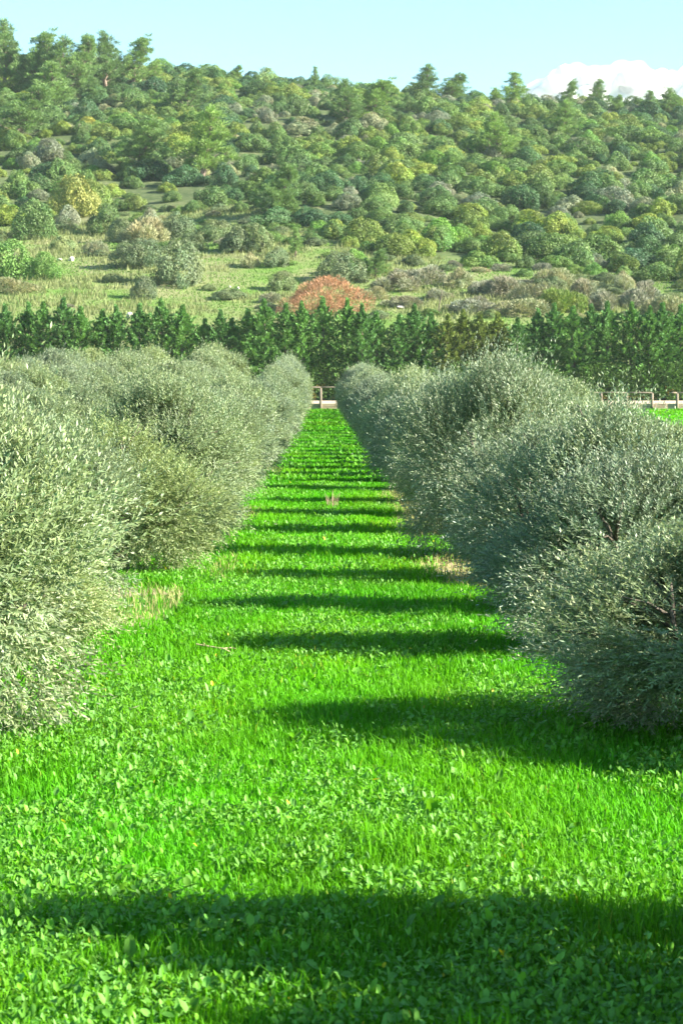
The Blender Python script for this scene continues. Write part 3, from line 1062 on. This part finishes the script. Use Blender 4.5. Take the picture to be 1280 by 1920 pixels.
MS = [(30, 505, 60, 30), (30, 548, 84, 28), (270, 455, 84, 52), (225, 452, 56, 40), (330, 448, 70, 44), (400, 452, 60, 36), (440, 470, 70, 42), (490, 470, 60, 44),
      (520, 500, 56, 34), (180, 478, 40, 28), (120, 470, 44, 26), (360, 470, 46, 30), (470, 500, 44, 26), (530, 545, 60, 34), (740, 545, 90, 34), (800, 530, 80, 34), (860, 540, 84, 36), (905, 552, 70, 30), (950, 555, 90, 40), (1000, 566, 84, 40),
      (890, 585, 70, 30), (980, 590, 90, 34), (1095, 560, 70, 40), (1130, 580, 60, 38), (1200, 575, 90, 44), (1245, 590, 70, 40), (760, 575, 70, 22), (820, 560, 60, 22), (700, 560, 60, 22), (210, 530, 44, 16), (430, 560, 60, 18), (505, 568, 50, 20), (1170, 548, 60, 40), (1040, 535, 70, 36)]
for i, (px, pyb, w, h) in enumerate(MS):
    sage = px in (225, 330, 400, 440, 490, 520, 120, 360, 530, 210, 430)
    zz_ = 'upper edge' if pyb < 482 else ('middle' if pyb < 550 else 'foot')
    hh_ = ['far left', 'left', 'centre-left', 'centre', 'centre-right', 'right', 'far right'][min(6, int(px / 183))] + (', wide' if w > 72 else (', small' if w < 55 else ', middling'))
    if sage:
        put('scrub_bush', px, pyb, pyb - h, w, SH[i % 10], M['sage'], 'grey-green scrub bush at the %s of the meadow, %s' % (zz_, hh_), 'shrub', 'grey-green scrub, %s, %s' % (zz_, hh_))
    else:
        put('bare_shrub', px, pyb, pyb - h, w, TW[i % 4], M['scrub'], 'bare grey-brown brushwood at the %s of the meadow, %s' % (zz_, hh_), 'shrub', 'bare brushwood, %s, %s' % (zz_, hh_))


# scrub that joins the woodland to the meadow
yy = 226.0
while yy < 330:
    x = -700 / F * yy
    while x < 720 / F * yy:
        y = yy + rnd.uniform(-2.5, 2.5)
        z = float(ground_z(x, y))
        px, py = [float(v) for v in project(x, y, z)]
        e = float(forest_edge(px))
        band = e - 8 < py < e + (75 if 180 < px < 560 else (48 if px > 640 else 30))
        open_ = e + 30 <= py < 600 and not (520 < px < 700)
        if (band and rnd.random() < .66) or (open_ and rnd.random() < (.05 if px < 560 else .16)) or (250 < px < 430 and 345 < py < 420 and rnd.random() < .5):
            u = rnd.random()
            kd, nm, words = ('sage', 'scrub_bush', 'grey-green scrub bush') if u < .48 else (('scrub', 'bare_shrub', 'bare straw-brown scrub') if u < (.60 if px < 560 else .78) else ('laurel', 'green_scrub_bush', 'mid green scrub bush'))
            r = rnd.uniform(.7, 1.9) * (.8 if not band else 1)
            hz_ = ['far left', 'left', 'centre', 'right', 'far right'][max(0, min(4, int(px / 256)))]
            lab = '%s%s %s, %s' % ('small ' if r < 1.2 else 'wide ', words, 'along the edge of the woods' if band else 'in the open meadow', hz_)
            shrub(nm, rnd.choice(TW if kd == 'scrub' else SH), x, y, z, r, r * rnd.uniform(.45, .85), M[kd], lab, 'shrub', lab.replace('bush', 'bushes'))
        x += rnd.uniform(2.0, 4.2)
    yy += 5.0


def rock_mesh(seed):
    import bmesh
    g = random.Random(seed)
    bm = bmesh.new()
    bmesh.ops.create_icosphere(bm, subdivisions=2, radius=1)
    off = [Vector((g.uniform(-1, 1), g.uniform(-1, 1), g.uniform(-1, 1))).normalized() for _ in range(9)]
    for v in bm.verts:
        for o in off:
            d = v.co.dot(o)
            if d > .62:
                v.co -= o * (d - .62)
        v.co *= 1 + g.uniform(-.05, .05)
    me = bpy.data.meshes.new('rock')
    bm.to_mesh(me)
    bm.free()
    me.materials.append(M['rock'])
    return me


RK = [rock_mesh(i) for i in range(4)]
for i, (px, py, w, h, lab) in enumerate([
        (134, 490, 18, 9, 'white boulder beside the bright green thicket'), (112, 489, 18, 5, 'flat pale stone left of the white boulder'),
        (431, 541, 6, 5, 'small white stone in the meadow, left of a pair'), (446, 543, 8, 5, 'small white stone in the meadow, right of a pair'),
        (243, 598, 16, 12, 'pale rock behind the conifer tips on the left'), (262, 602, 10, 8, 'smaller pale rock right of the rock behind the conifer tips'),
        (750, 580, 20, 8, 'tan rock showing between conifer tips'), (258, 418, 12, 8, 'pale rock at the bare patch on the lower hill')]):
    x, y, z = at(px, py)
    o = tag(link('rock', RK[i % 4]), lab, 'rock', 'pale rocks on the slope')
    o.location = (x, y, z + h * .3 / F * y)
    o.scale = (w / 2 / F * y, w / 2.4 / F * y, h / 1.6 / F * y)
    o.rotation_euler.z = rnd.uniform(0, 3)

x, y, z = at(822, 590)
mb = MB()
mb.tube([(0, 0, -.2), (.05, 0, 1.0), (.30, 0, 2.1), (.34, 0, 2.5)], [.07, .06, .045, .02], 6)
mb.tube([(.18, 0, 1.5), (-.05, .1, 2.0)], [.03, .01], 5)
tag(link('dead_sapling', mb.mesh('dead_sapling', M['bark']), None, (x, y, z)), 'thin dark dead sapling leaning in the meadow behind the conifers', 'sapling')


def build_meadow_grass():
    g = np.random.default_rng(88)
    n = 90000
    y = g.uniform(212, 318, n)
    x = g.uniform(-1, 1, n) * (700 / F * y + 3)
    z = ground_z(x, y)
    px, py = project(x, y, z)
    keep = (py > forest_edge(px) - 15) | ((px > 240) & (px < 430) & (py > 340))
    x, y, z = x[keep], y[keep], z[keep]
    n = len(x)
    q = vnoise(x / 7 + 90, y / 9, 31) * .6 + vnoise(x / 2.2 + 90, y / 2.5, 32) * .4
    h = np.where(q > .55, g.uniform(.25, .85, n), g.uniform(.1, .28, n))
    D = unit(np.stack([g.normal(size=n) * .3, g.normal(size=n) * .3, np.ones(n)], -1))
    w = unit(np.stack([g.normal(size=n), g.normal(size=n) * .4, 0 * x], -1)) * g.uniform(.04, .10, n)[:, None]
    B = np.stack([x, y, z - .02], -1)
    V = np.stack([B - w, B + w, B + D * h[:, None]], 1)
    green, straw = np.array([.36, .58, .28]), np.array([.66, .62, .72])
    k = np.clip((q - .41) / .16, 0, 1)[:, None]
    col = (green * (1 - k) + straw * k) * g.uniform(.7, 1.3, (n, 1))
    tag(link('meadow_grass', mesh_from('meadow_grass', V, [(0, 1, 2)], col, M['meadow'])), 'patches of green and dry straw grass on the meadow slope', None, None, 'stuff')


build_meadow_grass()

# ------------------------------------------------------------------ grass and weeds of the orchard


def patchiness(x, y):
    return .55 * vnoise(x / 1.4 + 80, y / 2.2, 41) + .45 * vnoise(x / .35 + 80, y / .5, 42)


def dry(x, y):
    return vnoise(x / .8 + 70, y / 3.5, 43)


def scatter(g, x0, x1, y0, y1, dens):
    n = int((x1 - x0) * (y1 - y0) * dens)
    x, y = g.uniform(x0, x1, n), g.uniform(y0, y1, n)
    px = 607 + x * F / y
    k = (px > -90) & (px < 1370)
    soil = sward_soil(x)
    k &= g.random(n) > soil * np.clip((dry(x, y) - .38) * 4, 0, .93) * (y > 16)
    return x[k], y[k]


def blades(g, x, y, hmin, hmax, wd, tall=None):
    n = len(x)
    h = g.uniform(hmin, hmax, n) * (.65 + .7 * vnoise(x / .5 + 60, y / .7, 44))
    a = g.uniform(0, 6.283, n)
    lean = g.uniform(.1, .9, n)
    d = np.stack([np.cos(a), np.sin(a), 0 * a], -1)
    sd = np.stack([-np.sin(a), np.cos(a), 0 * a], -1)
    # turn a good part of the blades broadside so they do not vanish edge-on
    w = (wd * g.uniform(.6, 1.3, n))[:, None]
    B = np.stack([x, y, -.005 + 0 * x], -1)
    m_ = B + np.array([0, 0, .62]) * h[:, None] + d * (lean * h * .25)[:, None]
    tp = B + np.array([0, 0, 1.]) * (h * (1 - .25 * lean))[:, None] + d * (lean * h * .85)[:, None]
    V = np.stack([B - sd * w * .8, B + sd * w * .8, m_ + sd * w, tp, m_ - sd * w], 1)
    p = patchiness(x, y)
    dr = dry(x, y)
    col = g.uniform(.7, 1.3, (n, 1)) * np.ones((1, 3))
    col[:, 0] *= 1.04 + .6 * (dr - .5)
    col *= (.78 + .44 * vnoise(x / .9 + 50, y / 1.6, 47))[:, None]
    st = (g.random(n) < .006 + .05 * np.clip((dr - .62) * 4, 0, 1))
    col[st] *= np.array([2.6, 1.05, 5.0])
    return V, col


def weeds(g, x, y, smin, smax, hmin, hmax):
    n = len(x)
    s_ = g.uniform(smin, smax, n) * (.7 + .6 * g.random(n) ** 2)
    a = g.uniform(0, 6.283, n)
    tilt = g.uniform(-.05, 1.4, n)
    d = np.stack([np.cos(a) * np.cos(tilt), np.sin(a) * np.cos(tilt), np.sin(tilt)], -1)
    sd = unit(np.stack([-np.sin(a), np.cos(a), g.normal(size=n) * .35], -1))
    nn = unit(np.cross(d, sd))
    w = (s_ * g.uniform(.15, .38, n))[:, None]
    L_ = s_[:, None]
    B = np.stack([x, y, g.uniform(hmin, hmax, n)], -1)
    V = np.stack([B, B + d * L_ * .32 + sd * w + nn * w * .25, B + d * L_ * .72 + sd * w * .85 + nn * w * .2, B + d * L_ - nn * w * .3, B + d * L_ * .72 - sd * w * .85 + nn * w * .2, B + d * L_ * .32 - sd * w + nn * w * .25], 1)
    col = g.uniform(.7, 1.35, (n, 1)) * np.ones((1, 3))
    col[:, 2] *= g.uniform(.6, 1.7, n)
    yl = g.random(n) < .002
    col[yl] *= np.array([3.5, 1.3, 1.0])
    return V, col


def build_sward():
    g = np.random.default_rng(123)
    bv, bc, wv, wc = [], [], [], []
    #        x0    x1   y0   y1   blades weeds  h         width  weed size    height
    zones = [(-2.2, 2.4, 6.6, 10, 3900, 3200, .045, .11, .0029, .018, .044, .02, .085),
             (-3.2, 3.2, 10, 15, 3400, 2500, .045, .115, .0032, .018, .042, .02, .085),
             (-3.4, 3.4, 15, 24, 2200, 1250, .045, .12, .0044, .022, .046, .02, .08),
             (-3.4, 3.4, 24, 45, 1050, 440, .05, .12, .0070, .034, .06, .02, .08),
             (-3.4, 3.4, 45, 90, 300, 70, .06, .13, .014, .06, .10, .02, .08),
             (-6.0, 3.2, 90, 166, 110, 8, .07, .13, .026, .08, .13, .02, .08),
             (7.5, 30, 84, 166, 26, 2, .07, .16, .045, .1, .16, .02, .1)]
    for (x0, x1, y0, y1, db, dw, h0, h1, wd, s0, s1, z0, z1) in zones:
        x, y = scatter(g, x0, x1, y0, y1, db)
        p = patchiness(x, y)
        k = g.random(len(x)) < np.clip(1.75 - p * 1.75, .28, 1)
        V, c = blades(g, x[k], y[k], h0, h1, wd)
        bv.append(V)
        bc.append(c)
        x, y = scatter(g, x0, x1, y0, y1, dw)
        p = patchiness(x, y)
        k = g.random(len(x)) < np.clip((p - .38) * 4.5, .04, 1)
        V, c = weeds(g, x[k], y[k], s0, s1, z0, z1)
        wv.append(V)
        wc.append(c)
    # rosettes of long leaves and tussocks of taller blades
    nr_ = 170
    cx, cyy = scatter(g, -3, 3, 6.8, 22, nr_ / 91.0 * 2)
    for j in range(9):
        V, c = weeds(g, cx + g.normal(size=len(cx)) * .012, cyy + g.normal(size=len(cx)) * .012, .035, .085, .01, .05)
        wv.append(V)
        wc.append(c * .92)
    cx, cyy = scatter(g, -3, 3, 6.8, 40, 3.0)
    for j in range(26):
        V, c = blades(g, cx + g.normal(size=len(cx)) * .05, cyy + g.normal(size=len(cx)) * .05, .085, .165, .004)
        bv.append(V)
        bc.append(c * 1.05)
    tag(link('grass', mesh_from('grass', np.concatenate(bv), [(0, 1, 2, 4), (4, 2, 3)], np.concatenate(bc), M['grass'])), 'lush bright green grass of the orchard lane', None, None, 'stuff')
    tag(link('weeds', mesh_from('weeds', np.concatenate(wv), [(0, 1, 2, 3), (0, 3, 4, 5)], np.concatenate(wc), M['weed'])), 'broad-leaved green weeds growing through the lane grass', None, None, 'stuff')
    # dry straw fringe along the rows
    n = 26000
    sx = g.choice([-1, 1], n)
    x = sx * (1.38 + g.normal(size=n) * .28)
    y = g.uniform(16.5, 60, n)
    k = (dry(x, y) > .57) & (np.abs(x) > .95)
    V, c = blades(g, x[k], y[k], .05, .15, .0034)
    tag(link('dry_grass', mesh_from('dry_grass', V, [(0, 1, 2, 4), (4, 2, 3)], g.uniform(.7, 1.25, (len(V), 1)) * np.ones(3), M['straw'])), 'dry straw grass along the foot of the olive rows', None, None, 'stuff')


build_sward()

# small things lying or standing in the lane


def flat_at(px, py):
    d = ray(px, py)
    y = CAMZ / -d[2]
    return d[0] * y, y


x, y = flat_at(405, 1234)
mb = MB()
mb.tube([(-.15, .05, .10), (-.05, .02, .085), (.06, -.03, .075), (.16, -.07, .03)], [.008, .009, .008, .005], 6)
mb.tube([(.05, -.02, .075), (.12, .0, .08), (.15, -.02, .075)], [.006, .005, .003], 5)
mb.tube([(-.06, .02, .085), (-.10, .06, .11)], [.005, .003], 5)
tag(link('dead_twig', mb.mesh('dead_twig', M['twig']), None, (x, y, 0)), 'pale dead twig lying in the grass by a shadow edge', 'twig')

x, y = flat_at(624, 955)
mb = MB()
g_ = random.Random(3)
for k in range(16):
    a, q = g_.uniform(0, 6.28), g_.uniform(0, .10)
    b = (math.cos(a) * q, math.sin(a) * q, -.02)
    l_ = g_.uniform(.16, .32)
    mb.tube([b, (b[0] * 1.4, b[1] * 1.4, l_ * .6), (b[0] * 2.0 + g_.uniform(-.03, .03), b[1] * 2, l_)], [.005, .004, .002], 4)
tag(link('dry_stalks', mb.mesh('dry_stalks', M['twig']), None, (x, y, 0)), 'small tuft of dry stalks in the middle of the lane', 'weed')

# ------------------------------------------------------------------ cloud


def build_cloud():
    import bmesh
    g = random.Random(14)
    CY = 2600.0
    sc_ = CY / F
    bm = bmesh.new()
    spots = [(1010, 172, 24), (1030, 160, 24), (1052, 148, 26), (1080, 140, 29), (1105, 142, 26), (1130, 150, 26), (1160, 140, 26), (1185, 140, 26), (1200, 150, 22), (1232, 148, 20), (1255, 150, 20),
             (1285, 140, 26), (1320, 135, 30), (1370, 150, 34)]
    for px in range(1000, 1400, 26):
        spots.append((px, 196 + g.uniform(-6, 6), 34))
        spots.append((px + 10, 178 + g.uniform(-6, 6), 24))
    for (px, py, r) in spots:
        for k in range(3):
            q = (px + g.uniform(-6, 6), py + 9 + g.uniform(-5, 8), r * g.uniform(.55, .95))
            c = Vector(((q[0] - 607) * sc_, CY + g.uniform(-25, 25), CAMZ + (715 - q[1]) * sc_))
            m_ = bmesh.ops.create_icosphere(bm, subdivisions=2, radius=q[2] * sc_)
            for v in m_['verts']:
                v.co = v.co * (1 + g.uniform(-.05, .05)) + c
    me = bpy.data.meshes.new('cloud')
    bm.to_mesh(me)
    bm.free()
    m, nt, out = new_mat('cloud_vapour')
    p = nt.nodes.new('ShaderNodeBsdfDiffuse')
    p.inputs['Color'].default_value = (.92, .92, .92, 1)
    t = nt.nodes.new('ShaderNodeBsdfTranslucent')
    t.inputs['Color'].default_value = (.92, .92, .92, 1)
    a = nt.nodes.new('ShaderNodeMixShader')
    a.inputs[0].default_value = .5
    nt.links.new(p.outputs[0], a.inputs[1])
    nt.links.new(t.outputs[0], a.inputs[2])
    nt.links.new(a.outputs[0], out.inputs['Surface'])
    me.materials.append(m)
    # thin vapour round the dense heap
    m2, nt2, out2 = new_mat('cloud_edge_vapour')
    v = nt2.nodes.new('ShaderNodeVolumeScatter')
    v.inputs['Color'].default_value = (1, 1, 1, 1)
    v.inputs['Density'].default_value = .02
    nt2.links.new(v.outputs[0], out2.inputs['Volume'])
    em = bpy.data.meshes.new('vapour_fringe')
    ebm = bmesh.new()
    for (px, py, r) in spots:
        for k in range(2):
            q = (px + g.uniform(-5, 5), py + 9 + g.uniform(-5, 6), r * g.uniform(.9, 1.15))
            m_ = bmesh.ops.create_icosphere(ebm, subdivisions=2, radius=q[2] * sc_)
            c = Vector(((q[0] - 607) * sc_, CY + g.uniform(-20, 20), CAMZ + (715 - q[1]) * sc_))
            for w_ in m_['verts']:
                w_.co = w_.co * (1 + g.uniform(-.12, .12)) + c
    ebm.to_mesh(em)
    ebm.free()
    em.materials.append(m2)
    o = tag(link('cloud', me), 'bright white heaped cloud rising behind the ridge at the right', 'cloud')
    rm = o.modifiers.new('union', 'REMESH')
    rm.mode = 'VOXEL'
    rm.voxel_size = 2.2
    sm = o.modifiers.new('soft', 'SMOOTH')
    sm.iterations = 14
    e = link('vapour_fringe', em, o)
    rm = e.modifiers.new('union', 'REMESH')
    rm.mode = 'VOXEL'
    rm.voxel_size = 2.5


# the air: one box round everything but the sky and the cloud
hz = MB()
hz.box((0, 430, 56), (5200, 4300, 114))
m, nt, out = new_mat('haze')
pv = nt.nodes.new('ShaderNodeVolumePrincipled')
pv.inputs['Color'].default_value = (.82, .93, 1.0, 1)
pv.inputs['Density'].default_value = .00007
pv.inputs['Anisotropy'].default_value = .1
nt.links.new(pv.outputs[0], out.inputs['Volume'])
tag(link('haze', hz.mesh('haze', m)), kind='stuff')

build_cloud()
print('shrubs', ns, 'objects', len(bpy.data.objects), 'tris', sum(len(m.loops) - 2 * len(m.polygons) for m in bpy.data.meshes))
